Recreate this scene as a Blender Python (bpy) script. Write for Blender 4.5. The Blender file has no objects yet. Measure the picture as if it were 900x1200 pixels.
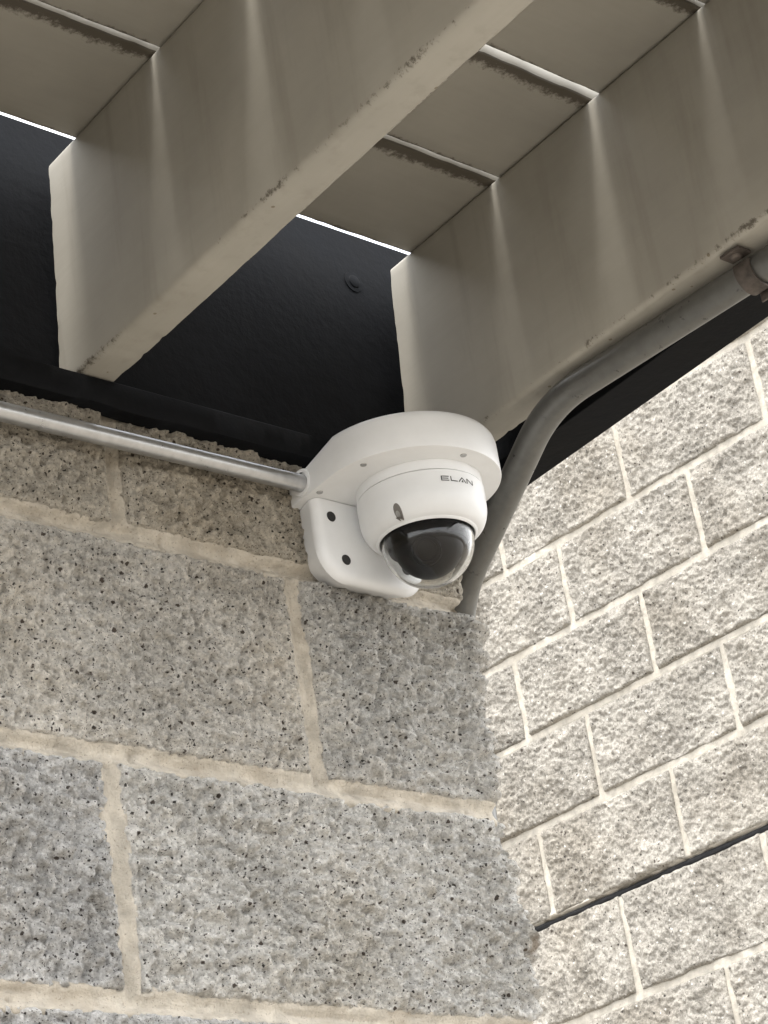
import bpy, bmesh, math, random
import numpy as np
from mathutils import Matrix, Vector

random.seed(7)
S = bpy.context.scene
C = S.collection
H = 1.55                      # camera height above the pavement; wall-frame z = 0 is the lens

# ------------------------------------------------------------------ camera
cam_d = bpy.data.cameras.new('camera')
cam = bpy.data.objects.new('camera', cam_d)
C.objects.link(cam)
rt = Vector((0.7470, -0.6486, -0.1462)).normalized()
fw = Vector((0.6381, 0.6376, 0.4316)).normalized()
dn = fw.cross(rt).normalized()
rt = dn.cross(fw).normalized()
M = Matrix(((rt.x, -dn.x, -fw.x, 0), (rt.y, -dn.y, -fw.y, 0), (rt.z, -dn.z, -fw.z, 0), (0, 0, 0, 1)))
cam.matrix_world = Matrix.Translation((0, 0, H)) @ M
cam_d.sensor_fit = 'HORIZONTAL'
cam_d.sensor_width = 36
cam_d.lens = 2830 / 900 * 36
cam_d.clip_start = 0.02
cam_d.clip_end = 2000
S.camera = cam

# ------------------------------------------------------------------ sky, sun, exposure
SUN_EL, SUN_AZ = math.radians(66), math.radians(256)      # azimuth from +Y towards +X
w = bpy.data.worlds.new('World')
S.world = w
w.use_nodes = True
nt = w.node_tree
bg = nt.nodes['Background']
sky = nt.nodes.new('ShaderNodeTexSky')
sky.sky_type = 'NISHITA'
sky.sun_disc = False
sky.sun_elevation = SUN_EL
sky.sun_rotation = SUN_AZ
sky.dust_density = 3.0
tcw = nt.nodes.new('ShaderNodeTexCoord')
cn = nt.nodes.new('ShaderNodeTexNoise'); cn.inputs['Scale'].default_value = 2.2; cn.inputs['Detail'].default_value = 6
nt.links.new(tcw.outputs['Generated'], cn.inputs['Vector'])
cr = nt.nodes.new('ShaderNodeValToRGB')
cr.color_ramp.elements[0].position = 0.30; cr.color_ramp.elements[0].color = (0.45, 0.45, 0.45, 1)
cr.color_ramp.elements[1].position = 0.55; cr.color_ramp.elements[1].color = (1, 1, 1, 1)
nt.links.new(cn.outputs['Fac'], cr.inputs[0])
cm = nt.nodes.new('ShaderNodeMix'); cm.data_type = 'RGBA'
nt.links.new(cr.outputs[0], cm.inputs[0])
nt.links.new(sky.outputs[0], cm.inputs[6])
cm.inputs[7].default_value = (5.85, 5.85, 5.85, 1)              # sunlit cloud
nt.links.new(cm.outputs[2], bg.inputs[0])
bg.inputs[1].default_value = 0.15
sun_d = bpy.data.lights.new('sun', 'SUN')
sun_d.energy = 0.75
sun_d.angle = math.radians(13)
sun_d.color = (1.0, 0.95, 0.87)
sun = bpy.data.objects.new('sun', sun_d)
C.objects.link(sun)
to_sun = Vector((math.sin(SUN_AZ) * math.cos(SUN_EL), math.cos(SUN_AZ) * math.cos(SUN_EL), math.sin(SUN_EL)))
sun.rotation_euler = to_sun.to_track_quat('Z', 'Y').to_euler()
sun.location = (0, 0, 10)
S.view_settings.view_transform = 'Standard'
S.view_settings.look = 'None'
S.view_settings.exposure = 2.2
S.view_settings.gamma = 1.0

# ------------------------------------------------------------------ helpers
def wloc(o):
    v = Vector((0, 0, 0))
    while o is not None:
        v += o.location
        o = o.parent
    return v

def tag(o, label=None, cat=None, group=None, kind=None):
    if label: o['label'] = label
    if cat: o['category'] = cat
    if group: o['group'] = group
    if kind: o['kind'] = kind
    return o

def thing(name, loc, label, cat, group=None):
    o = bpy.data.objects.new(name, None)
    o.empty_display_size = 0.05
    C.objects.link(o)
    o.location = (loc[0], loc[1], loc[2] + H)
    return tag(o, label, cat, group)

def obj(name, verts, faces, mat, parent=None, smooth=True, origin=None):
    """verts in wall-frame coordinates; becomes one mesh object under parent"""
    v = np.asarray(verts, dtype=float).copy()
    v[:, 2] += H
    base = wloc(parent) if parent is not None else Vector((0, 0, 0))
    org = Vector((origin[0], origin[1], origin[2] + H)) if origin is not None else base
    v -= np.array(org)
    me = bpy.data.meshes.new(name)
    if isinstance(faces, np.ndarray):
        me.from_pydata(v.tolist(), [], faces.tolist())
    else:
        me.from_pydata(v.tolist(), [], [list(f) for f in faces])
    me.materials.append(mat)
    if smooth:
        me.polygons.foreach_set('use_smooth', [True] * len(me.polygons))
    me.update()
    o = bpy.data.objects.new(name, me)
    C.objects.link(o)
    if parent is not None: o.parent = parent
    o.location = org - base
    return o

class MB:
    def __init__(s): s.v = []; s.f = []
    def add(s, v, f):
        n = len(s.v)
        s.v += [tuple(p) for p in v]
        s.f += [tuple(i + n for i in q) for q in f]
        return s
    def box(s, x0, x1, y0, y1, z0, z1, sk=0.0, y_ref=0.0):
        v = [(x + sk * (y - y_ref), y, z) for z in (z0, z1) for y in (y0, y1) for x in (x0, x1)]
        return s.add(v, [(0, 2, 3, 1), (4, 5, 7, 6), (0, 1, 5, 4), (2, 6, 7, 3), (0, 4, 6, 2), (1, 3, 7, 5)])
    def lathe(s, prof, c, axis='Z', n=64, cap0=False, cap1=False):
        """prof: list of (r, h) ; axis through c"""
        k = len(s.v)
        for r, h in prof:
            for i in range(n):
                a = 2 * math.pi * i / n
                p, q = r * math.cos(a), r * math.sin(a)
                if axis == 'Z': s.v.append((c[0] + p, c[1] + q, c[2] + h))
                elif axis == 'X': s.v.append((c[0] + h, c[1] + p, c[2] + q))
                else: s.v.append((c[0] + q, c[1] + h, c[2] + p))
        for j in range(len(prof) - 1):
            for i in range(n):
                i2 = (i + 1) % n
                s.f.append((k + j * n + i, k + j * n + i2, k + (j + 1) * n + i2, k + (j + 1) * n + i))
        if cap0: s.f.append(tuple(k + i for i in reversed(range(n))))
        if cap1: s.f.append(tuple(k + (len(prof) - 1) * n + i for i in range(n)))
        return s
    def tube(s, pts, r, n=24, caps=True):
        pts = [Vector(p) for p in pts]
        k = len(s.v)
        t0 = (pts[1] - pts[0]).normalized()
        up = Vector((0, 0, 1)) if abs(t0.z) < 0.9 else Vector((0, 1, 0))
        a = t0.cross(up).normalized()
        for i, p in enumerate(pts):
            t = ((pts[min(i + 1, len(pts) - 1)] - pts[max(i - 1, 0)])).normalized()
            a = (a - t * a.dot(t)).normalized()
            b = t.cross(a)
            for j in range(n):
                g = 2 * math.pi * j / n
                s.v.append(tuple(p + a * (r * math.cos(g)) + b * (r * math.sin(g))))
        for i in range(len(pts) - 1):
            for j in range(n):
                j2 = (j + 1) % n
                s.f.append((k + i * n + j, k + i * n + j2, k + (i + 1) * n + j2, k + (i + 1) * n + j))
        if caps:
            s.f.append(tuple(k + j for j in reversed(range(n))))
            s.f.append(tuple(k + (len(pts) - 1) * n + j for j in range(n)))
        return s
    def build(s, name, mat, parent=None, smooth=True, bevel=0, origin=None):
        o = obj(name, s.v, s.f, mat, parent, smooth, origin)
        bm = bmesh.new(); bm.from_mesh(o.data)
        bmesh.ops.recalc_face_normals(bm, faces=bm.faces)
        bm.to_mesh(o.data); bm.free()
        if bevel:
            b = o.modifiers.new('bevel', 'BEVEL'); b.width = bevel; b.segments = 2; b.limit_method = 'ANGLE'
            b.angle_limit = math.radians(40)
        if smooth: autosmooth(o)
        return o

def autosmooth(o, ang=35):
    me = o.data
    bm = bmesh.new(); bm.from_mesh(me)
    for e in bm.edges:
        if len(e.link_faces) == 2 and e.calc_face_angle(0) > math.radians(ang): e.smooth = False
    bm.to_mesh(me); bm.free()

def fillet(pts, rad, n=10):
    pts = [Vector(p) for p in pts]
    out = [pts[0]]
    for i in range(1, len(pts) - 1):
        p, a, b = pts[i], pts[i - 1], pts[i + 1]
        r = rad[i - 1]
        p0 = p + (a - p).normalized() * r
        p1 = p + (b - p).normalized() * r
        for k in range(n + 1):
            t = k / n
            out.append(p0 * (1 - t) ** 2 + p * 2 * t * (1 - t) + p1 * t * t)
    out.append(pts[-1])
    return out

# --- numpy value noise
def hsh(ix, iy, seed):
    h = (ix.astype(np.int64) * 374761393 + iy.astype(np.int64) * 668265263 + seed * 974634777) & 0xffffffff
    h = ((h ^ (h >> 13)) * 1274126177) & 0xffffffff
    h = (h ^ (h >> 16)) & 0xffffffff
    return h.astype(float) / 4294967295.0 * 2 - 1
def vn(x, y, seed):
    ix, iy = np.floor(x), np.floor(y)
    fx, fy = x - ix, y - iy
    fx = fx * fx * fx * (fx * (fx * 6 - 15) + 10); fy = fy * fy * fy * (fy * (fy * 6 - 15) + 10)
    a = hsh(ix, iy, seed); b = hsh(ix + 1, iy, seed); c = hsh(ix, iy + 1, seed); d = hsh(ix + 1, iy + 1, seed)
    return (a + (b - a) * fx) * (1 - fy) + (c + (d - c) * fx) * fy
def fbm(x, y, wl, seed, octv=3, gain=0.5):
    s = 0; amp = 1; tot = 0
    for o in range(octv):
        c, sn = math.cos(0.6 + o), math.sin(0.6 + o)
        s = s + amp * vn((x * c - y * sn) / wl + 17.3 * o, (x * sn + y * c) / wl - 9.1 * o, seed + o)
        tot += amp; amp *= gain; wl *= 0.5
    return s / tot
def sstep(a, b, x):
    t = np.clip((x - a) / (b - a), 0, 1)
    return t * t * (3 - 2 * t)
def grid_faces(nu, nv, flip=False):
    i = np.arange(nu * nv).reshape(nv, nu)
    a, b, c, d = i[:-1, :-1].ravel(), i[:-1, 1:].ravel(), i[1:, 1:].ravel(), i[1:, :-1].ravel()
    return np.stack([a, d, c, b] if flip else [a, b, c, d], 1)

# ------------------------------------------------------------------ materials
def new_mat(name):
    m = bpy.data.materials.new(name); m.use_nodes = True
    return m, m.node_tree.nodes, m.node_tree.links, m.node_tree.nodes['Principled BSDF']
def nd(N, t, **k):
    n = N.new(t)
    for a, b in k.items():
        if a in n.inputs.keys() if isinstance(a, str) else False: n.inputs[a].default_value = b
        else: setattr(n, a, b)
    return n
def ramp(N, L, src, stops):
    r = N.new('ShaderNodeValToRGB')
    el = r.color_ramp.elements
    el[0].position, el[0].color = stops[0][0], (*stops[0][1], 1)
    el[1].position, el[1].color = stops[-1][0], (*stops[-1][1], 1)
    for p, c in stops[1:-1]:
        e = el.new(p); e.color = (*c, 1)
    L.new(src, r.inputs[0])
    return r.outputs[0]
def mixc(N, L, fac, a, b, mode='MIX'):
    m = N.new('ShaderNodeMix'); m.data_type = 'RGBA'; m.blend_type = mode
    for sck, val in ((m.inputs[0], fac), (m.inputs[6], a), (m.inputs[7], b)):
        if isinstance(val, (int, float)): sck.default_value = val
        elif isinstance(val, tuple): sck.default_value = (*val, 1)
        else: L.new(val, sck)
    return m.outputs[2]
def math_(N, L, op, a, b=None, c=None, clamp=False):
    m = N.new('ShaderNodeMath'); m.operation = op; m.use_clamp = clamp
    for i, val in enumerate((a, b, c)):
        if val is None: continue
        if isinstance(val, (int, float)): m.inputs[i].default_value = val
        else: L.new(val, m.inputs[i])
    return m.outputs[0]
def noise(N, L, vec, scale, detail=3, rough=0.55):
    n = N.new('ShaderNodeTexNoise'); n.inputs['Scale'].default_value = scale
    n.inputs['Detail'].default_value = detail; n.inputs['Roughness'].default_value = rough
    if vec is not None: L.new(vec, n.inputs['Vector'])
    return n.outputs['Fac']
def voro(N, L, vec, scale, feature='F1', rnd=1.0):
    n = N.new('ShaderNodeTexVoronoi'); n.inputs['Scale'].default_value = scale; n.feature = feature
    n.inputs['Randomness'].default_value = rnd
    L.new(vec, n.inputs['Vector'])
    return n
def bump(N, L, B, h, strength, dist):
    b = N.new('ShaderNodeBump'); b.inputs['Strength'].default_value = strength; b.inputs['Distance'].default_value = dist
    L.new(h, b.inputs['Height']); L.new(b.outputs[0], B.inputs['Normal'])

def block_mat(name, lo, hi, spk_scale, spk_amt, warm, bstr, bdist, fscale, stain=None):
    m, N, L, B = new_mat(name)
    pos = N.new('ShaderNodeNewGeometry').outputs['Position']
    oi = N.new('ShaderNodeObjectInfo').outputs['Random']
    n1 = noise(N, L, pos, 9, 4, 0.6)
    n2 = noise(N, L, pos, fscale, 4, 0.7)
    s = math_(N, L, 'ADD', math_(N, L, 'MULTIPLY', n1, 0.35), math_(N, L, 'MULTIPLY', n2, 0.65))
    col = ramp(N, L, s, [(0.33, lo), (0.66, hi)])
    # broad warm / dirty clouds
    col = mixc(N, L, ramp(N, L, noise(N, L, pos, 5, 3), [(0.48, (0, 0, 0)), (0.70, (0.5, 0.5, 0.5))]), col, warm, 'MULTIPLY')
    # aggregate specks, ragged and of mixed sizes
    nv = N.new('ShaderNodeTexNoise'); nv.inputs['Scale'].default_value = spk_scale * 1.6; nv.inputs['Detail'].default_value = 2
    L.new(pos, nv.inputs['Vector'])
    vm = N.new('ShaderNodeVectorMath'); vm.operation = 'MULTIPLY_ADD'
    L.new(nv.outputs['Color'], vm.inputs[0]); vm.inputs[1].default_value = (0.9 / spk_scale,) * 3; L.new(pos, vm.inputs[2])
    wp = vm.outputs[0]
    for sc, amt, c in ((spk_scale, spk_amt, (0.06, 0.055, 0.052)), (spk_scale * 0.6, spk_amt * 0.45, (0.085, 0.07, 0.06)), (spk_scale * 2.1, spk_amt * 1.3, (0.13, 0.12, 0.11)), (spk_scale * 0.8, 0.14, (0.66, 0.64, 0.60))):
        v = voro(N, L, wp, sc)
        pick = math_(N, L, 'GREATER_THAN', N_sep(N, L, v.outputs['Color']), 1 - amt)
        rad = math_(N, L, 'MULTIPLY_ADD', N_sep(N, L, v.outputs['Color'], 1), 0.34, 0.08)
        core = math_(N, L, 'MULTIPLY', math_(N, L, 'SUBTRACT', rad, v.outputs['Distance']), 9.0, clamp=True)
        col = mixc(N, L, math_(N, L, 'MULTIPLY', core, pick), col, c)
    if stain:                                            # one brown iron stain at the broken corner
        vd = N.new('ShaderNodeVectorMath'); vd.operation = 'DISTANCE'
        L.new(pos, vd.inputs[0]); vd.inputs[1].default_value = stain
        k = math_(N, L, 'ADD', vd.outputs['Value'], math_(N, L, 'MULTIPLY', noise(N, L, pos, 70, 4), 0.022))
        col = mixc(N, L, ramp(N, L, k, [(0.016, (0.7, 0.7, 0.7)), (0.027, (0, 0, 0))]), col, (0.17, 0.12, 0.07))
    # object colour (upper courses' painted shade and dirt), then a random batch tone
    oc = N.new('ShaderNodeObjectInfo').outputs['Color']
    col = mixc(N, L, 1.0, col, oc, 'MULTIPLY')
    g = math_(N, L, 'MULTIPLY_ADD', oi, 0.12, 0.95)
    cb = N.new('ShaderNodeCombineColor'); [L.new(g, cb.inputs[i]) for i in range(3)]
    col = mixc(N, L, 1.0, col, cb.outputs[0], 'MULTIPLY')
    L.new(col, B.inputs['Base Color'])
    B.inputs['Roughness'].default_value = 0.93
    B.inputs['Specular IOR Level'].default_value = 0.25
    hgt = math_(N, L, 'ADD', noise(N, L, pos, fscale * 1.3, 5, 0.7), math_(N, L, 'MULTIPLY', noise(N, L, pos, fscale * 0.35, 3), 0.8))
    bump(N, L, B, hgt, bstr, bdist)
    return m
def N_sep(N, L, colr, ch=0):
    s = N.new('ShaderNodeSeparateColor'); L.new(colr, s.inputs[0])
    return s.outputs[ch]

XC_, D_ = 1.531, 1.443
M_block = block_mat('grey_concrete_block', (0.30, 0.294, 0.28), (0.93, 0.915, 0.89), 270, 0.42, (0.82, 0.76, 0.66), 1.0, 0.008, 230, (XC_ + 0.004, D_ - 0.004, 0.563 + H))
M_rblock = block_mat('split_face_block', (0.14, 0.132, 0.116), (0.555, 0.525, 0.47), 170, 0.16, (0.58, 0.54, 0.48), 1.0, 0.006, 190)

def mortar_mat(name, base, dirt):
    m, N, L, B = new_mat(name)
    pos = N.new('ShaderNodeNewGeometry').outputs['Position']
    col = ramp(N, L, noise(N, L, pos, 45, 5, 0.65), [(0.32, tuple(c * 0.66 for c in base)), (0.60, base)])
    col = mixc(N, L, ramp(N, L, noise(N, L, pos, 14, 4, 0.7), [(0.52, (0, 0, 0)), (0.72, (0.75, 0.75, 0.75))]), col, dirt)
    col = mixc(N, L, ramp(N, L, noise(N, L, pos, 420, 2), [(0.62, (0, 0, 0)), (0.7, (0.6, 0.6, 0.6))]), col, (0.22, 0.18, 0.14))
    L.new(col, B.inputs['Base Color'])
    B.inputs['Roughness'].default_value = 0.9
    bump(N, L, B, noise(N, L, pos, 330, 5, 0.75), 0.9, 0.0035)
    return m
M_mortar = mortar_mat('cream_mortar', (0.64, 0.585, 0.495), (0.42, 0.36, 0.28))
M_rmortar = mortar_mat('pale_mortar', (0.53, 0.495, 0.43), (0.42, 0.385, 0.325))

def timber_mat(name, base, mode):
    """tan painted timber; mould grows along the edges (mode 'joist' = lower edges, 'board' = long edges)"""
    m, N, L, B = new_mat(name)
    tc = N.new('ShaderNodeTexCoord').outputs['Object']
    sp = N.new('ShaderNodeSeparateXYZ'); L.new(tc, sp.inputs[0])
    pos = N.new('ShaderNodeNewGeometry').outputs['Position']
    mp = N.new('ShaderNodeMapping'); L.new(tc, mp.inputs[0])
    mp.inputs['Scale'].default_value = (1, 0.08, 1) if mode == 'joist' else (0.08, 1, 1)
    grain = noise(N, L, mp.outputs[0], 130, 4, 0.6)
    col = ramp(N, L, noise(N, L, pos, 7, 4, 0.6), [(0.30, tuple(c * 0.84 for c in base)), (0.65, base)])
    col = mixc(N, L, ramp(N, L, grain, [(0.40, (0.05, 0.05, 0.05)), (0.62, (0, 0, 0))]), col, (0.2, 0.17, 0.12))
    if mode == 'joist':
        mv = N.new('ShaderNodeMapping'); L.new(tc, mv.inputs[0]); mv.inputs['Scale'].default_value = (1, 1, 0.09)
        col = mixc(N, L, ramp(N, L, noise(N, L, mv.outputs[0], 42, 4, 0.65), [(0.52, (0, 0, 0)), (0.74, (0.32, 0.32, 0.32))]), col, (0.23, 0.205, 0.165))
        e1 = math_(N, L, 'ABSOLUTE', sp.outputs['X'])
        near = ramp(N, L, e1, [(0.008, (0, 0, 0)), (0.0175, (1, 1, 1))])
        low = ramp(N, L, sp.outputs['Z'], [(0.006, (1, 1, 1)), (0.014, (0, 0, 0))])
        edge = math_(N, L, 'MULTIPLY', near, low)
        k = math_(N, L, 'MULTIPLY', edge, noise(N, L, pos, 190, 4, 0.75))
        patch = ramp(N, L, noise(N, L, pos, 9, 3, 0.6), [(0.36, (0.02, 0.02, 0.02)), (0.66, (0.42, 0.42, 0.42))])
        k = math_(N, L, 'ADD', k, math_(N, L, 'MULTIPLY', edge, patch))
        mask = ramp(N, L, k, [(0.655, (0, 0, 0)), (0.80, (0.85, 0.85, 0.85))])
        v = voro(N, L, pos, 95)
        pk = math_(N, L, 'GREATER_THAN', N_sep(N, L, v.outputs['Color']), 0.90)
        dots = math_(N, L, 'MULTIPLY', math_(N, L, 'LESS_THAN', v.outputs['Distance'], 0.16), pk)
        col = mixc(N, L, math_(N, L, 'MULTIPLY', dots, math_(N, L, 'MULTIPLY', low, 0.8)), col, (0.16, 0.13, 0.08))
    else:
        y = sp.outputs['Y']
        e1 = ramp(N, L, y, [(0.0, (1, 1, 1)), (0.021, (0, 0, 0))])          # local y runs 0 (near-camera edge) to board width
        mr = N.new('ShaderNodeMapRange'); L.new(y, mr.inputs[0])
        mr.inputs[1].default_value = 0.128; mr.inputs[2].default_value = 0.137
        e = math_(N, L, 'MAXIMUM', e1, math_(N, L, 'MULTIPLY', mr.outputs[0], 0.75))
        k = math_(N, L, 'ADD', math_(N, L, 'MULTIPLY', e, 0.55), math_(N, L, 'MULTIPLY', noise(N, L, pos, 130, 6, 0.85), 0.95))
        k = math_(N, L, 'ADD', k, math_(N, L, 'MULTIPLY', noise(N, L, pos, 16, 2), 0.35))
        k = math_(N, L, 'MULTIPLY', k, ramp(N, L, e, [(0.0, (0, 0, 0)), (0.12, (1, 1, 1))]))
        under = math_(N, L, 'LESS_THAN', sp.outputs['Z'], 0.0035)
        mask = math_(N, L, 'MULTIPLY', under, ramp(N, L, k, [(0.82, (0, 0, 0)), (1.0, (0.93, 0.93, 0.93))]))
    col = mixc(N, L, mask, col, (0.075, 0.062, 0.045))
    L.new(col, B.inputs['Base Color'])
    B.inputs['Roughness'].default_value = 0.62
    h = math_(N, L, 'ADD', math_(N, L, 'MULTIPLY', grain, 0.7), noise(N, L, pos, 60, 3))
    bump(N, L, B, h, 0.18, 0.001)
    return m
M_joist = timber_mat('tan_painted_joist', (0.42, 0.402, 0.355), 'joist')
M_deck = timber_mat('tan_painted_board', (0.42, 0.402, 0.355), 'board')

def simple(name, col, rough, metal=0.0, nscale=0, namt=0.15, bstr=0, bdist=0.001):
    m, N, L, B = new_mat(name)
    B.inputs['Roughness'].default_value = rough
    B.inputs['Metallic'].default_value = metal
    if nscale:
        pos = N.new('ShaderNodeNewGeometry').outputs['Position']
        f = noise(N, L, pos, nscale, 5, 0.6)
        c = ramp(N, L, f, [(0.3, tuple(x * (1 - namt) for x in col)), (0.7, tuple(min(1, x * (1 + namt)) for x in col))])
        L.new(c, B.inputs['Base Color'])
        r = math_(N, L, 'MULTIPLY_ADD', f, 0.25, rough - 0.12); L.new(r, B.inputs['Roughness'])
        if bstr: bump(N, L, B, noise(N, L, pos, nscale * 4, 4, 0.65), bstr, bdist)
    else:
        B.inputs['Base Color'].default_value = (*col, 1)
    return m
M_black = simple('black_paint', (0.006, 0.0068, 0.0085), 0.72, 0, 20, 0.35, 0.35, 0.002)
M_black.node_tree.nodes['Principled BSDF'].inputs['Specular IOR Level'].default_value = 0.12
M_hole = simple('painted_hole_shade', (0.02, 0.02, 0.02), 0.7)
M_white = simple('white_enamel', (0.74, 0.755, 0.77), 0.40, 0, 22, 0.045, 0.03, 0.0004)
M_print = simple('black_print', (0.015, 0.015, 0.018), 0.5)
M_ball = simple('black_shroud', (0.006, 0.006, 0.007), 0.45)
M_lens = simple('lens_glass_black', (0.003, 0.003, 0.005), 0.08)
M_ball.node_tree.nodes['Principled BSDF'].inputs['Specular IOR Level'].default_value = 0.08
M_lens.node_tree.nodes['Principled BSDF'].inputs['Specular IOR Level'].default_value = 0.10
M_screw = simple('screw_metal', (0.40, 0.40, 0.39), 0.4, 0.9)
M_rust = simple('rusty_clip', (0.10, 0.085, 0.075), 0.55, 0.45, 90, 0.5, 0.3, 0.001)
M_gap_shade = simple('gap_shade_black', (0.016, 0.016, 0.017), 0.6, 0, 60, 0.4, 0.6, 0.002)  # black of the unlit open joint, put into colour

def galv_mat(name, col, rust, metal=0.85):
    m, N, L, B = new_mat(name)
    pos = N.new('ShaderNodeNewGeometry').outputs['Position']
    f = noise(N, L, pos, 90, 4, 0.6)
    c = ramp(N, L, f, [(0.3, tuple(x * 0.8 for x in col)), (0.7, col)])
    rs = ramp(N, L, noise(N, L, pos, 30, 4, 0.7), [(rust, (0, 0, 0)), (rust + 0.05, (1, 1, 1))])
    c = mixc(N, L, rs, c, (0.17, 0.085, 0.035))
    L.new(c, B.inputs['Base Color'])
    L.new(math_(N, L, 'SUBTRACT', metal, rs, clamp=True), B.inputs['Metallic'])
    L.new(math_(N, L, 'MULTIPLY_ADD', f, 0.22, 0.20), B.inputs['Roughness'])
    bump(N, L, B, noise(N, L, pos, 400, 3), 0.12, 0.0006)
    return m
M_galv = galv_mat('galvanised_conduit', (0.55, 0.56, 0.57), 0.73)
M_galvd = galv_mat('weathered_conduit', (0.155, 0.155, 0.147), 0.80, 0.35)

def glass_mat():
    m, N, L, B = new_mat('clear_dome')
    B.inputs['Base Color'].default_value = (0.97, 0.98, 0.98, 1)
    B.inputs['Roughness'].default_value = 0.0
    B.inputs['IOR'].default_value = 1.30
    B.inputs['Transmission Weight'].default_value = 1.0
    return m
M_glass = glass_mat()

def ground_mat():
    m, N, L, B = new_mat('concrete_pavement')
    pos = N.new('ShaderNodeNewGeometry').outputs['Position']
    c = ramp(N, L, noise(N, L, pos, 1.5, 6, 0.65), [(0.3, (0.155, 0.135, 0.108)), (0.7, (0.215, 0.192, 0.158))])
    c = mixc(N, L, ramp(N, L, noise(N, L, pos, 60, 3), [(0.5, (0, 0, 0)), (0.7, (0.4, 0.4, 0.4))]), c, (0.17, 0.15, 0.125))
    L.new(c, B.inputs['Base Color']); B.inputs['Roughness'].default_value = 0.9
    bump(N, L, B, noise(N, L, pos, 120, 4), 0.3, 0.003)
    return m
M_ground = ground_mat()

# ------------------------------------------------------------------ ground
g = obj('ground', [(-150, -150, -H), (150, -150, -H), (150, 150, -H), (-150, 150, -H)], [(0, 1, 2, 3)], M_ground, None, False)
tag(g, 'pale concrete pavement below the walls', 'pavement', kind='structure')

# ------------------------------------------------------------------ near block wall (face at y = D, end at x = XC)
D, XC = 1.443, 1.531
WZ0, WZ1 = -H, 1.004
near = thing('block_wall', (0.3, 1.54, -H), 'grey concrete block wall with thick cream joints carrying the white dome camera', 'wall')
RC = 0.006                                              # corner radius
def near_path(u):
    """u = x along the front; past XC it turns the corner and runs back along +y"""
    u = np.asarray(u)
    s = u - (XC - RC)
    arc = RC * math.pi / 2
    a = np.clip(s / arc, 0, 1) * math.pi / 2
    px = np.where(s <= 0, u, (XC - RC) + RC * np.sin(a))
    py = np.where(s <= 0, D, D + RC - RC * np.cos(a) + np.maximum(s - arc, 0))
    nx, ny = np.where(s <= 0, 0, np.sin(a)), np.where(s <= 0, -1, -np.cos(a))
    return px, py, nx, ny
UEND = XC - RC + RC * math.pi / 2 + 0.185

def relief(U, V, seed, rough=1.0):
    h = 0.0036 * fbm(U, V, 0.11, seed, 2) * rough
    h = h + 0.0032 * rough * fbm(U, V * 0.8 + U * 0.35, 0.030, seed + 11, 2)
    h = h + 0.0050 * rough * (np.abs(fbm(U + V * 0.5, V, 0.014, seed + 23, 3)) * 2 - 0.5)
    h = h + 0.0042 * fbm(U, V, 0.0056, seed + 31, 2)
    pit = vn(U / 0.0058, V / 0.0058, seed + 41)
    h = h - 0.0045 * sstep(0.45, 0.8, pit)
    grit = vn(U / 0.0047 + 3.3, V / 0.0047, seed + 43)
    h = h + 0.0016 * sstep(0.45, 0.9, grit)
    return h + 0.0028

def near_block(u0, u1, v0, v1, seed, res, rough=1.0, bulge=None, shift=0.0):
    nu, nv = max(3, int((u1 - u0) / res) + 1), max(3, int((v1 - v0) / res) + 1)
    U, V = np.meshgrid(np.linspace(u0, u1, nu), np.linspace(v0, v1, nv))
    h = relief(U, V, seed, rough) + shift
    dist = np.minimum(np.minimum(U - u0, u1 - U), np.minimum(V - v0, v1 - V))
    dist = dist - 0.0014 * (fbm(U, V, 0.07, seed + 51, 2) + 0.25) - 0.0005 * fbm(U, V, 0.010, seed + 55, 2) - 0.0013 * fbm(U, V, 0.0040, seed + 56, 1)
    if bulge is not None: h = h + bulge(U, V)
    h = (h + 0.001) * (0.25 + 0.75 * sstep(0.0, 0.012, dist)) - 0.012 * (1 - sstep(-0.001, 0.0032, dist))
    px, py, nx, ny = near_path(U.ravel())
    hh = h.ravel()
    v = np.stack([px + nx * hh, py + ny * hh, V.ravel()], 1)
    return obj('block', v, grid_faces(nu, nv), M_block, near)

JW = 0.0067                                             # half joint width
beds = [0.893, 0.689, 0.487]
while beds[-1] > WZ0 + 0.1: beds.append(beds[-1] - 0.2035)
beds[-1] = WZ0 - 0.01
tops = [1.020] + beds[:-1]
heads = {0: [1.1315], 1: [1.3165], 2: [1.0965], 3: [1.300]}
all_heads = []
def corner_bulge(U, V):
    a = np.exp(-(((U - (XC + 0.012)) / 0.030) ** 2) - (((V - 0.565) / 0.035) ** 2))
    b = np.exp(-(((U - (XC + 0.0)) / 0.022) ** 2) - (((V - 0.665) / 0.022) ** 2))
    return 0.010 * a - 0.006 * b
def corner_top(U, V):
    return 0.012 * sstep(XC - 0.03, XC, U) * sstep(0.78, 0.88, V)
for r in range(len(beds)):
    v0, v1 = beds[r] + JW, tops[r] - JW
    hj = heads.get(r, [1.3165 if r % 2 else 1.10])
    xs = [hj[0]]
    while xs[0] > -1.2: xs.insert(0, xs[0] - 0.432)
    all_heads.append(xs)
    edges = xs + [UEND + JW]
    for i in range(len(edges) - 1):
        u0, u1 = edges[i] + JW, edges[i + 1] - JW
        vis = r <= 3 and u1 > 0.93
        res = 0.0016 if vis else 0.016
        bl = {2: corner_bulge, 1: corner_top}.get(r) if i == len(edges) - 2 else None
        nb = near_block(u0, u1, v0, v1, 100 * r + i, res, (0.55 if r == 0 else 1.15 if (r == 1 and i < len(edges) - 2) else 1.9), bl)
        nb.color = {0: (0.84, 0.79, 0.70, 1), 1: (0.97, 0.94, 0.885, 1)}.get(r, (1, 1, 1, 1)) if i < len(edges) - 2 or r == 0 else (1.04, 1.03, 1.0, 1)   # upper courses: deck shade and warm bounce, with some dirt, put into colour

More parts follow.
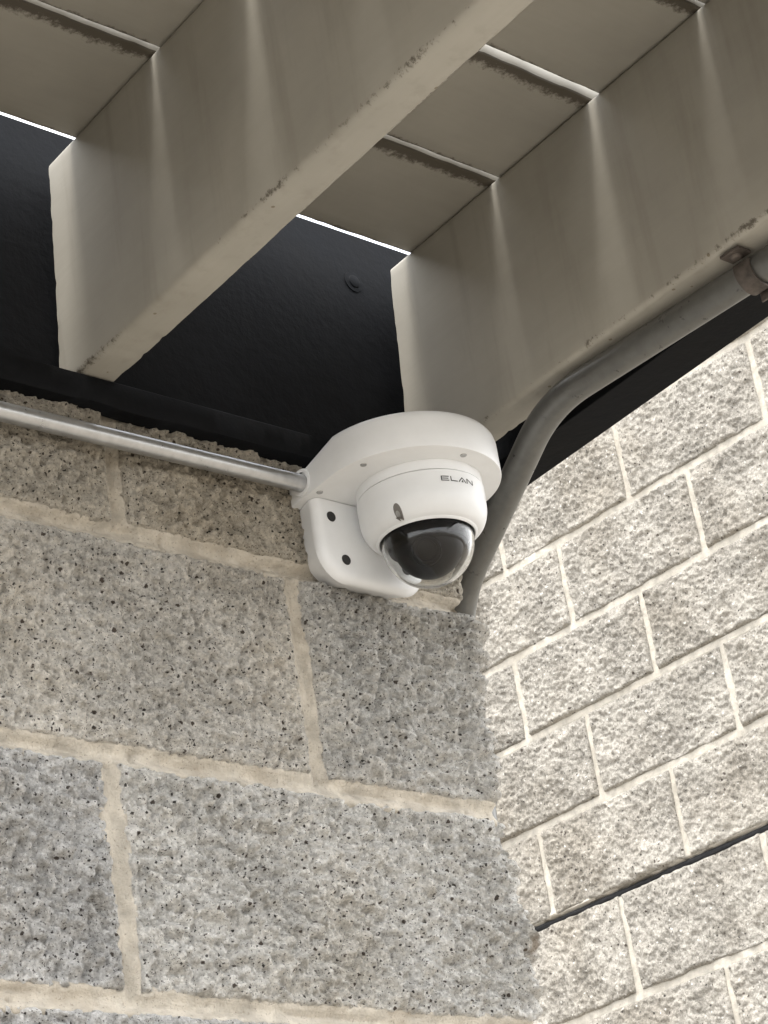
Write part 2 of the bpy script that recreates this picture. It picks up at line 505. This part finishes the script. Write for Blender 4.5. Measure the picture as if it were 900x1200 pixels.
# mortar: one sheet behind the block faces, fine where it shows
uu = np.concatenate([np.linspace(-1.25, 0.93, 60)[:-1], np.arange(0.93, UEND, 0.0021), [UEND]])
vv = np.concatenate([np.linspace(WZ0, 0.40, 60)[:-1], np.arange(0.40, WZ1 + 0.012, 0.0021)])
U, V = np.meshgrid(uu, vv)
h = np.full(U.shape, -0.0048)
zb = np.full(U.shape, 9.0)
for b in beds: zb = np.minimum(zb, np.abs(V - b - 0.0018 * fbm(U, V * 0, 0.12, 5, 2)))
xh = np.full(U.shape, 9.0)
for r in range(len(beds)):
    inrow = (V > beds[r]) & (V <= tops[r])
    for x in all_heads[r]:
        xh = np.where(inrow, np.minimum(xh, np.abs(U - x - 0.0012 * fbm(U * 0, V, 0.10, 9 + r, 2))), xh)
jd = np.minimum(zb, xh)
tool = np.cos(np.clip(jd / 0.010, 0, 1) * math.pi)                # tooled, slightly hollow joint with raised shoulders
h = h - 0.0020 * tool + 0.0032 * np.exp(-((jd - 0.0085) / 0.0030) ** 2) * (0.35 + 0.5 * fbm(U, V, 0.05, 77, 2))
h = h - 0.016 * sstep(0.0125, 0.018, jd) + 0.0012 * fbm(U, V, 0.030, 63, 3) + 0.0007 * fbm(U, V, 0.0065, 64, 2)
bedness = np.exp(-(zb / 0.007) ** 2)
h = h - 0.0034 * bedness * sstep(0.10, 0.40, fbm(U * 0.09, V, 0.0055, 91, 2)) - 0.0035 * sstep(0.80, 0.95, vn(U / 0.007, V / 0.007, 95))
hn = np.exp(-(xh / 0.006) ** 2)
h = h - 0.0026 * hn * sstep(0.2, 0.45, fbm(U, V * 0.09, 0.005, 97, 2))  # drag lines
px, py, nx, ny = near_path(U.ravel())
v = np.stack([px + nx * h.ravel(), py + ny * h.ravel(), V.ravel()], 1)
obj('mortar', v, grid_faces(len(uu), len(vv)), M_mortar, near)
MB().box(-1.24, XC - 0.02, D + 0.02, D + 0.19, WZ0, WZ1 - 0.002).build('core', M_mortar, near, False)

# ------------------------------------------------------------------ far block wall (face at x = XR)
XR = 3.6926
far = thing('block_wall', (XR + 0.1, 3.0, -H), 'split face block wall with pale thin joints behind the corner, one joint black', 'wall')
rb = [2.380, 2.180, 1.980, 1.786, 1.589, 1.386, 1.164]
while rb[-1] > -H + 0.1: rb.append(rb[-1] - 0.2032)
rb[-1] = -H - 0.01
top_extra = [2.583, 2.786, 2.99]
levels = top_extra[::-1] + rb
Y0, Y1 = 1.62, 4.85
off = {2.180: 2.951, 1.980: 2.7845, 1.786: 2.9765, 1.589: 2.798, 1.386: 2.995, 1.164: 2.803}
variants = []
def far_variant(L_, Hh, seed, res):
    nu, nv = int(L_ / res) + 1, int(Hh / res) + 1
    U, V = np.meshgrid(np.linspace(0, L_, nu), np.linspace(0, Hh, nv))
    so = seed * 3.7
    h = 0.007 * fbm(U + so, V, 0.12, seed, 2) + 0.0032 * fbm(U + so, V + U * 0.3, 0.045, seed + 3, 2) + 0.0022 * (np.abs(fbm(U + so, V - U * 0.4, 0.026, seed + 13, 2)) * 2 - 0.5)
    h = h + 0.0024 * fbm(U + so, V, 0.0135, seed + 5, 2) + 0.0030 * fbm(U, V + so, 0.0065, seed + 7, 1)
    dist = np.minimum(np.minimum(U, L_ - U), np.minimum(V, Hh - V)) - 0.003 * fbm(U + so, V, 0.03, seed + 8, 2)
    h = (h * 1.15 + 0.0025) * sstep(0, 0.009, dist) - 0.014 * (1 - sstep(0, 0.0045, dist))
    v = np.stack([-h.ravel(), U.ravel(), V.ravel()], 1)
    me = bpy.data.meshes.new('block')
    me.from_pydata(v.tolist(), [], grid_faces(nu, nv, True).tolist())
    me.materials.append(M_rblock)
    me.polygons.foreach_set('use_smooth', [True] * len(me.polygons))
    me.update()
    return me
BL, JR = 0.3905, 0.0055
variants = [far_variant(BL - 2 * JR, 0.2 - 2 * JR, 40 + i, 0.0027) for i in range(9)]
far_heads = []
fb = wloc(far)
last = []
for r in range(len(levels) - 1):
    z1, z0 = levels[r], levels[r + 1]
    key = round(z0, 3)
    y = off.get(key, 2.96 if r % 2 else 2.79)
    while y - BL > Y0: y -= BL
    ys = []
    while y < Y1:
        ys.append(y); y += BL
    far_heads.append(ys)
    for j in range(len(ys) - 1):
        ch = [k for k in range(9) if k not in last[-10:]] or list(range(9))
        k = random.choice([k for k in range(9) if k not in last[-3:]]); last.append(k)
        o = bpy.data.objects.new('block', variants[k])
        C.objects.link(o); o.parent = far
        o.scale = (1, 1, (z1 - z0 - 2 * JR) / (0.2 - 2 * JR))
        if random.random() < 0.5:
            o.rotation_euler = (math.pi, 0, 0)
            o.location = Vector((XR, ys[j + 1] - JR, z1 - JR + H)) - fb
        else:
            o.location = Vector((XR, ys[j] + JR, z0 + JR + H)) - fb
yy = np.concatenate([np.linspace(Y0 - 0.1, 2.3, 40)[:-1], np.arange(2.3, 3.75, 0.004), np.linspace(3.75, Y1, 40)])
zz = np.concatenate([np.linspace(-H, 0.95, 60)[:-1], np.arange(0.95, 2.55, 0.004), np.linspace(2.55, 2.99, 30)])
U, V = np.meshgrid(yy, zz)
h = -0.0045 + 0.0022 * fbm(U, V, 0.05, 301, 3)
zb = np.full(U.shape, 9.0)
for b in levels: zb = np.minimum(zb, np.abs(V - b))
xh = np.full(U.shape, 9.0)
for r in range(len(levels) - 1):
    inrow = (V <= levels[r]) & (V > levels[r + 1])
    for y in far_heads[r]: xh = np.where(inrow, np.minimum(xh, np.abs(U - y)), xh)
h = h - 0.025 * sstep(0.010, 0.017, np.minimum(zb, xh))
gap = np.abs(V - 1.386 + 0.0015)
h = h - 0.030 * (1 - sstep(0.004, 0.0075, gap)) + 0.009 * np.exp(-((V - 1.3975) / 0.004) ** 2) * (0.5 + fbm(U, V * 0, 0.04, 303, 2))
v = np.stack([XR - h.ravel(), U.ravel(), V.ravel()], 1)
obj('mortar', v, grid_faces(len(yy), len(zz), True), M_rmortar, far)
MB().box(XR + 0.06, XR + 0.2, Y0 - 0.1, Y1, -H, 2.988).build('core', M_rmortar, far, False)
# black strip in an open bed joint, the gap's shade put into colour
yy = np.arange(Y0, Y1, 0.008); aa = np.linspace(-1, 1, 7)
U, A = np.meshgrid(yy, aa)
h = -0.007 + 0.002 * (1 - A ** 2) + 0.003 * fbm(U, A * 0.01, 0.03, 310, 2)
v = np.stack([(XR - h).ravel(), U.ravel(), (1.3835 + A * (0.0056 + 0.0015 * fbm(U, A * 0, 0.05, 311, 2))).ravel()], 1)
M_gap_shade.node_tree.nodes['Principled BSDF'].inputs['Specular IOR Level'].default_value = 0.1
so = obj('joint_gap_shade', v, grid_faces(len(yy), len(aa), True), M_gap_shade, far)
so['label'] = 'black strip painting the shade in one open bed joint'

# ------------------------------------------------------------------ black steel ledger on top of the near wall
BOLT_X, BOLT_Z = 1.4731, 1.2496
led = thing('steel_ledger', (0.3, 1.47, 1.004), 'black painted ledger along the top of the near block wall', 'steel beam')
xs = np.linspace(-1.24, 1.60, 400)
prof = [(1.440, 1.0005), (1.4248, 1.0015), (1.4240, 1.0025), (1.4244, 1.0265), (1.4256, 1.0275), (1.47, 1.0277)]
vs = []
for k, (py_, pz_) in enumerate(prof):
    jz = (0.0016 * fbm(xs, xs * 0, 0.05, 400 + k, 3) if k < 2 else 0.0010 * fbm(xs, xs * 0, 0.08, 404, 2))
    if k >= 4: jz = jz * 0
    for x, j in zip(xs, jz): vs.append((x, py_, pz_ + j))
o = obj('ledge', vs, grid_faces(len(xs), len(prof)), M_black, led); autosmooth(o, 50)
MB().box(-1.24, 1.60, 1.462, 1.474, 1.0035, 1.3086).build('web', M_black, led, False, 0.001)
for bx_ in (0.72, BOLT_X):
    b = MB().lathe([(0.0, -0.0014), (0.0060, -0.0014), (0.0068, -0.0010), (0.0072, -0.0003), (0.0115, -0.0001), (0.012, 0.002)], (bx_, 1.461, BOLT_Z), 'Y', 24)
    b.build('bolt', M_black, led)

# ------------------------------------------------------------------ deck joists (skewed to the wall) and boards
ZB, ZD = 1.0285, 1.254
SK = math.atan(0.078)
def joist(x_end, y_end, length, seed, label):
    root = thing('deck_joist', (x_end, y_end, ZB), label, 'joist', 'painted joists under the deck')
    W2, r, Hh = 0.019, 0.0055, ZD - ZB
    sec = []
    for cx, cz, a0 in ((W2 - r, r, -90), (W2 - r, Hh - r, 0), (-W2 + r, Hh - r, 90), (-W2 + r, r, 180)):
        for k in range(5):
            a = math.radians(a0 + 90 * k / 4)
            sec.append((cx + r * math.cos(a), cz + r * math.sin(a)))
    # extra points down the faces so that the end can be ragged
    full = []
    for i in range(len(sec)):
        p, q = sec[i], sec[(i + 1) % len(sec)]
        full.append(p)
        n = int(max(abs(p[0] - q[0]), abs(p[1] - q[1])) / 0.006)
        for k in range(1, n): full.append((p[0] + (q[0] - p[0]) * k / n, p[1] + (q[1] - p[1]) * k / n))
    ys = np.concatenate([[0, 0.002, 0.006], np.linspace(0.02, length, 150)])
    nS = len(full)
    P = np.array(full)
    verts = []
    for iy, y in enumerate(ys):
        tz = P[:, 1]
        w = 0.0009 * fbm(np.full(nS, y), tz, 0.09, seed, 2)
        er = 0.0016 * fbm(np.full(nS, y * 2.0), tz * 0.3, 0.02, seed + 4, 3)
        low = np.exp(-(tz / 0.006) ** 2)
        chip = 0.0022 * np.maximum(0, fbm(np.full(nS, y), tz * 0.1, 0.012, seed + 9, 2) - 0.45) * low
        dy = np.where(iy < 3, (0.0022 * fbm(tz, tz * 0, 0.012, seed + 7, 2) - 0.018 * (tz - Hh) / Hh * 1.0 * (1 if iy < 3 else 0)), 0)
        for k in range(nS):
            sx = math.copysign(1, P[k, 0])
            verts.append((P[k, 0] + w[k] * 0.6 - sx * chip[k] * 2, -y + dy[k], P[k, 1] + er[k] * low[k] * 0.4 + chip[k]))
    f = []
    n = len(ys)
    for i in range(n - 1):
        for k in range(nS):
            k2 = (k + 1) % nS
            f.append((i * nS + k, i * nS + k2, (i + 1) * nS + k2, (i + 1) * nS + k))
    f.append(tuple(range(nS))); f.append(tuple((n - 1) * nS + k for k in reversed(range(nS))))
    me = bpy.data.meshes.new('beam')
    me.from_pydata(verts, [], f); me.materials.append(M_joist)
    bm = bmesh.new(); bm.from_mesh(me); bmesh.ops.recalc_face_normals(bm, faces=bm.faces); bm.to_mesh(me); bm.free()
    me.polygons.foreach_set('use_smooth', [True] * len(me.polygons))
    o = bpy.data.objects.new('beam', me); C.objects.link(o); o.parent = root
    autosmooth(o, 40)
    root.rotation_euler = (0, 0, -SK)
    return root
def joist_x(xc): return xc
joist(1.115, 1.440, 0.75, 500, 'tan painted joist in the left half, crossing above the silver conduit')
joist(1.5125, 1.428, 0.735, 520, 'tan painted joist on the right, above the white camera, grey conduit strapped below it')
joist(0.718, 1.44, 0.75, 540, 'tan painted joist just beyond the left edge of the picture')

BW = 0.1355
pitch = 0.1430
lab = ['board next to the black ledger, bright slit at its edge', 'second deck board from the black ledger, mould along its edge',
       'third deck board from the black ledger, at the top edge of the picture', 'fourth deck board from the black ledger, in the top right corner']
for i in range(5):
    yfar = 1.401 - pitch * i + (0.0015 * math.sin(i * 2.3))
    y0 = yfar - BW
    nx_ = 160
    xs = np.linspace(0.45, 1.60, nx_)
    t = 0.017; r = 0.003
    sec = [(r, 0), (BW - r, 0), (BW - 0.0008, 0.0009), (BW, r), (BW, t - r), (BW - r, t), (r, t), (0, t - r), (0, r), (0.0008, 0.0009)]
    sec2 = []
    for k in range(len(sec)):
        p, q = sec[k], sec[(k + 1) % len(sec)]
        sec2.append(p)
        m_ = 8 if abs(p[0] - q[0]) > 0.05 else 1
        for s_ in range(1, m_): sec2.append((p[0] + (q[0] - p[0]) * s_ / m_, p[1] + (q[1] - p[1]) * s_ / m_))
    vs = []
    for x in xs:
        wv = 0.0005 * float(fbm(np.array([x]), np.array([i * 3.0]), 0.2, 700, 2)[0])
        for (a, b) in sec2:
            e = 0.0006 * float(vn(np.array([x / 0.011]), np.array([i * 7 + a * 40]), 720)[0]) * (1 if (a < 0.004 or a > BW - 0.004) else 0)
            vs.append((x, y0 + a + wv + e, ZD + 0.0008 + b))
    nS = len(sec2); f = []
    for a in range(nx_ - 1):
        for k in range(nS):
            k2 = (k + 1) % nS
            f.append((a * nS + k, a * nS + k2, (a + 1) * nS + k2, (a + 1) * nS + k))
    f.append(tuple(range(nS))); f.append(tuple((nx_ - 1) * nS + k for k in reversed(range(nS))))
    o = obj('deck_board', vs, f, M_deck, None, True, origin=(0.45, y0, ZD))
    bm = bmesh.new(); bm.from_mesh(o.data); bmesh.ops.recalc_face_normals(bm, faces=bm.faces); bm.to_mesh(o.data); bm.free()
    autosmooth(o, 40)
    tag(o, 'tan painted deck ' + lab[i] if i == 0 else ('tan painted ' + lab[i] if i < 4 else 'tan painted fifth deck board, beyond the top edge of the picture'), 'deck board', 'deck boards overhead')

fr = MB().box(0.45, 1.44, 0.650, 0.688, 1.0285, 1.2535).build('light_block_fascia', M_joist, None, False, 0.004, origin=(0.95, 0.669, 1.0285))  # added unseen board, keeps front light out of the joist bays
tag(fr, 'tan fascia board out of view, added to block light at the deck front', 'fascia board')

# ------------------------------------------------------------------ black rim beam to the right of the deck
rim = thing('rim_beam', (1.60, 0.9, 1.03), 'black steel rim beam along the right side of the deck, above the grey conduit', 'steel beam')
SR, YR = 0.088, 1.426
MB().box(1.572, 1.622, 0.62, 1.62, 1.0300, 1.0400, SR, YR).build('flange', M_black, rim, False, 0.001)
MB().box(1.606, 1.6205, 0.62, 1.62, 1.0405, 1.2900, SR, YR).build('web', M_black, rim, False, 0.001)

# ------------------------------------------------------------------ conduits
con = MB().tube([(x, 1.4195 + 0.0006 * math.sin(x * 3), 0.9655 + 0.0045 * (x - 1.0) / 0.32 * 0.7) for x in np.linspace(-1.2, 1.327, 60)], 0.0083, 28)
o = con.build('conduit', M_galv, None, True, origin=(0.2, 1.42, 0.965))
tag(o, 'shiny silver conduit running along the near block wall into the camera mount', 'conduit')
path = fillet([(1.497, 0.5, 1.0128), (1.4945, 1.262, 1.0128), (1.5675, 1.491, 0.922), (1.5590, 1.500, 0.62), (1.5590, 1.500, -1.5)], [0.045, 0.06, 0.06], 16)
o = MB().tube(path, 0.0138, 32).build('conduit', M_galvd, None, True, origin=(1.5600, 1.493, -1.5))
tag(o, 'thick dull grey conduit bending down behind the white camera', 'conduit')

# clip holding the thick conduit to the joist
cy = 1.012
clip = thing('conduit_clip', (1.495, cy, 1.03), 'rusty steel clip holding the thick grey conduit under the right joist', 'clip')
band = MB()
n = 26; hw = 0.0085
for k in range(n):
    a = math.radians(-200 + 250 * k / (n - 1))
    for rr in (0.0150, 0.0172):
        for yy_ in (-hw, hw):
            band.v.append((1.495 + rr * math.cos(a), cy + yy_, 1.0128 + rr * math.sin(a)))
for k in range(n - 1):
    b0, b1 = k * 4, (k + 1) * 4
    band.f += [(b0, b0 + 1, b1 + 1, b1), (b0 + 2, b1 + 2, b1 + 3, b0 + 3), (b0, b1, b1 + 2, b0 + 2), (b0 + 1, b0 + 3, b1 + 3, b1 + 1)]
band.build('band', M_rust, clip)
MB().box(1.466, 1.4830, cy - hw - 0.002, cy + hw + 0.002, 1.0232, 1.0262).build('tab', M_rust, clip, False, 0.0006)
MB().box(1.5075, 1.5098, cy - hw, cy + hw, 0.992, 1.0045).build('tongue', M_rust, clip, False, 0.0006)
MB().lathe([(0.0, -0.003), (0.004, -0.0028), (0.0055, -0.0008), (0.0056, 0.0)], (1.4745, cy, 1.0230), 'Z', 20).build('screw', M_rust, clip)

# ------------------------------------------------------------------ dome camera on its wall mount
CX, CY, HZ = 1.4105, 1.361, 0.955
HX, HY = 1.4045, 1.369
dome = thing('security_camera', (CX, 1.444, 0.88), 'white dome security camera on a hooded wall mount at the corner', 'camera')

def hood_outline(inset=0.0, n=48):
    R = 0.0860 - inset
    pts = [(HX - R + 0.008, 1.4405 - inset * 0.2), (HX - R + 0.005, 1.42)]
    for k in range(n + 1):
        a = math.pi + math.pi * k / n
        pts.append((HX + R * math.cos(a), HY + R * math.sin(a)))
    pts += [(HX + R - 0.005, 1.42), (HX + R - 0.008, 1.4405 - inset * 0.2)]
    return pts
mb = MB()
lev = [(0.0016, 0.0), (0.0004, 0.0005), (0.0, 0.0016), (0.0, 0.76), (0.0008, 0.86), (0.003, 0.95), (0.0065, 0.99), (0.012, 1.0)]
N0 = len(hood_outline())
for ins, t in lev:
    for (x, y) in hood_outline(ins):
        hh = 0.0385 - 0.0140 * max(0, min(1, (y - HY) / 0.07))
        mb.v.append((x, y, HZ + (t if t < 0.01 and t > 0 else t * hh)))
for j in range(len(lev) - 1):
    for i in range(N0):
        i2 = (i + 1) % N0
        mb.f.append((j * N0 + i, j * N0 + i2, (j + 1) * N0 + i2, (j + 1) * N0 + i))
mb.f.append(tuple(reversed(range(N0))))
mb.f.append(tuple((len(lev) - 1) * N0 + i for i in range(N0)))
hood = mb.build('hood', M_white, dome)

# back plate with rounded lower corners
def plate_outline(inset, n=10):
    hwid, zt, zb_, r = 0.0745 - inset, HZ - 0.0006, 0.876 + inset, 0.031
    pts = [(HX - hwid, zt)]
    for k in range(n + 1):
        a = math.pi + math.pi / 2 * k / n
        pts.append((HX - hwid + r + r * math.cos(a), zb_ + r + r * math.sin(a)))
    hr = 0.0520 - inset
    for k in range(n + 1):
        a = 1.5 * math.pi + math.pi / 2 * k / n
        pts.append((HX + hr - r + r * math.cos(a), zb_ + r + r * math.sin(a)))
    pts.append((HX + hr, zt))
    return pts
mb = MB()
lv = [(0.008, 1.447), (0.001, 1.4240), (0.0, 1.4215), (0.0006, 1.4185), (0.0025, 1.4150), (0.0055, 1.4135), (0.009, 1.4130)]
N1 = len(plate_outline(0))
for ins, y in lv:
    for (x, z) in plate_outline(ins): mb.v.append((x, y, z))
for j in range(len(lv) - 1):
    for i in range(N1):
        i2 = (i + 1) % N1
        mb.f.append((j * N1 + i, j * N1 + i2, (j + 1) * N1 + i2, (j + 1) * N1 + i))
mb.f.append(tuple(reversed(range(N1)))); mb.f.append(tuple((len(lv) - 1) * N1 + i for i in range(N1)))
plate = mb.build('back_plate', M_white, dome)
for (hx, hz) in ((1.3468, 0.9377), (1.3571, 0.8965), (1.4370, 0.9377), (1.4270, 0.8965)):
    MB().lathe([(0.0046, -0.0005), (0.0050, 0.0), (0.0047, -0.0009), (0.0036, -0.0004), (0.0, -0.0003)], (hx, 1.4129, hz), 'Y', 20).build('screw_hole', M_hole, plate)  # flat dark discs, the holes' shade put into their colour
# conduit spigot on the side of the hood
MB().lathe([(0.0094, -0.0045), (0.0125, -0.0045), (0.0132, -0.003), (0.0132, 0.012)], (1.3265, 1.4195, 0.9700), 'X', 28).build('spigot', M_white, dome)
# small screws under the hood
for (sx, sy) in ((1.332, 1.3466), (1.330, 1.405), (1.404, 1.2935)):
    MB().lathe([(0.0, -0.0006), (0.0016, -0.0008), (0.0028, -0.0008), (0.0031, 0.0)], (sx, sy, HZ), 'Z', 16).build('screw', M_screw, hood)

# body: seam ring, drum rounding in to the dome
BR = 0.0580
zr = HZ - 0.0100
col_p = [(BR - 0.0006, 0.0), (BR - 0.0006, zr + 0.0006 - HZ), (BR - 0.0012, zr + 0.0003 - HZ)]
MB().lathe([(r_, h_) for r_, h_ in col_p], (CX, CY, HZ), 'Z', 96).build('seam_ring', M_white, dome)
bp = [(BR - 0.0014, 0.0), (BR - 0.0005, -0.0003), (BR, -0.0010), (BR, -0.010), (BR - 0.0002, -0.0165)]
for k in range(1, 11):
    a = math.pi / 2 * k / 10 * 0.90
    bp.append((BR - 0.0142 + 0.014 * math.cos(a), -0.0165 - 0.0235 * math.sin(a)))
zlip = bp[-1][1]
bp += [(0.0448, zlip - 0.0018), (0.0438, zlip - 0.0022), (0.0430, zlip - 0.0016), (0.0424, zlip + 0.004), (0.0424, zlip + 0.014), (0.0, zlip + 0.014)]
body = MB().lathe(bp, (CX, CY, zr), 'Z', 128).build('body', M_white, dome)
ZL = zr + zlip                                                 # lip height

def on_body(ang, z, out=0.0):
    # radius of the drum at height z
    hz = z - zr
    R = BR
    for (r0, h0), (r1, h1) in zip(bp[2:15], bp[3:15]):
        if h1 <= hz <= h0:
            R = r0 + (r1 - r0) * (h0 - hz) / max(1e-9, h0 - h1)
            break
    return (CX + (R + out) * math.cos(ang), CY + (R + out) * math.sin(ang), z)
VIEW = math.atan2(-CY, -CX)                                     # direction from the axis towards the lens

# screw slot on the drum: raised dark disc, recess shade put into its colour
sa, sz = VIEW - 0.0235 / BR, 0.9120
mb = MB(); n = 28
for (ra, rz_, ou, dz) in ((0.0040, 0.0076, 0.0, 0), (0.0037, 0.0072, 0.0006, 0), (0.0028, 0.0054, 0.0006, 0), (0.0018, 0.0035, 0.0006, 0), (0.0009, 0.0018, 0.0006, 0), (0.0, 0.0, 0.0006, 0)):
    for k in range(n):
        a = 2 * math.pi * k / n
        mb.v.append(on_body(sa + ra * math.cos(a) / BR, sz + rz_ * math.sin(a) + dz, ou))
for j in range(5):
    for k in range(n):
        k2 = (k + 1) % n
        mb.f.append((j * n + k, j * n + k2, (j + 1) * n + k2, (j + 1) * n + k))
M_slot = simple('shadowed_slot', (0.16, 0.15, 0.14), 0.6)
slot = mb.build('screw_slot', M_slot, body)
mb = MB()
for k in range(16):
    a = 2 * math.pi * k / 16
    mb.v.append(on_body(sa + 0.0022 * math.cos(a) / BR - 0.0006 / BR, sz - 0.002 + 0.0030 * math.sin(a), 0.0009))
mb.f.append(tuple(range(16)))
mb.build('screw', M_screw, slot)

# maker's lettering, printed on the drum
def stroke(mb, p, q, wd):
    p, q = Vector((p[0], p[1])), Vector((q[0], q[1]))
    d = (q - p).normalized(); nrm = Vector((-d.y, d.x)) * wd / 2
    m_ = 6
    k = len(mb.v)
    for i in range(m_ + 1):
        c = p + (q - p) * i / m_
        for s_ in (-1, 1):
            e = c + nrm * s_
            mb.v.append(on_body(ta + e.x / BR, tz + e.y, 0.00025))
    for i in range(m_): mb.f.append((k + 2 * i, k + 2 * i + 1, k + 2 * i + 3, k + 2 * i + 2))
ta, tz = VIEW + 0.0218 / BR, 0.9328
hL, wd = 0.0048, 0.00090
letters = {
    'E': [((0.0, 0), (0.0, hL)), ((0, hL - wd / 2), (0.0072, hL - wd / 2)), ((0.0, hL / 2), (0.0066, hL / 2)), ((0, wd / 2), (0.0072, wd / 2))],
    'L': [((0.0, 0), (0.0, hL)), ((0, wd / 2), (0.0066, wd / 2))],
    'A': [((0.0, 0), (0.0042, hL)), ((0.0042, hL), (0.0084, 0)), ((0.0032, 0.0007), (0.0052, 0.0007)), ((0.0036, 0.0014), (0.0048, 0.0014)), ((0.0039, 0.0021), (0.0045, 0.0021))],
    'N': [((0.0, 0), (0.0, hL)), ((0, hL), (0.0070, 0)), ((0.0070, 0), (0.0070, hL))]}
xo = 0.0
for chx, adv in (('E', 0.0092), ('L', 0.0078), ('A', 0.0098), ('N', 0.009)):
    mb = MB()
    for p, q in letters[chx]: stroke(mb, (p[0] + xo, p[1]), (q[0] + xo, q[1]), wd)
    lo = obj('letter', mb.v, mb.f, M_print, body, False)
    xo += adv

# clear dome shell, black shroud and lens
RO, RI = 0.0418, 0.0396
zc = ZL - 0.0045
pr = [(RO * math.cos(a), -RO * math.sin(a)) for a in np.linspace(-0.18, math.pi / 2 - 0.004, 40)]
pr2 = [(RI * math.cos(a), -RI * math.sin(a)) for a in np.linspace(math.pi / 2 - 0.004, -0.18, 40)]
MB().lathe(pr + pr2 + [pr[0]], (CX, CY, zc), 'Z', 96).build('clear_dome', M_glass, dome)
RB = 0.0315
shell = [(0.0405, 0.010), (0.0390, 0.004), (0.0375, 0.0), (0.0355, -0.006)] + [(RB * math.cos(a), -0.002 - RB * math.sin(a)) for a in np.linspace(0.22, math.pi / 2 - 0.01, 24)] + [(0.0, -0.0335)]
ball = MB().lathe(shell, (CX, CY, zc), 'Z', 72).build('shroud', M_ball, dome)
ld = Vector((-0.62, -0.50, -0.52)).normalized()
q = ld.to_track_quat('Z', 'Y').to_matrix()
mb = MB().lathe([(0.0138, 0.0260), (0.0138, 0.0330), (0.0128, 0.0340), (0.0118, 0.0338), (0.0112, 0.0315), (0.0098, 0.0310), (0.0094, 0.0322), (0.0086, 0.0322), (0.0080, 0.0300), (0.0, 0.0312)], (0, 0, 0), 'Z', 40)
mb.v = [tuple(q @ Vector(p) + Vector((CX, CY, zc - 0.002))) for p in mb.v]
mb.build('lens', M_lens, ball)

S.render.engine = 'CYCLES'
S.cycles.max_bounces = 12
S.cycles.transmission_bounces = 10
S.cycles.diffuse_bounces = 6
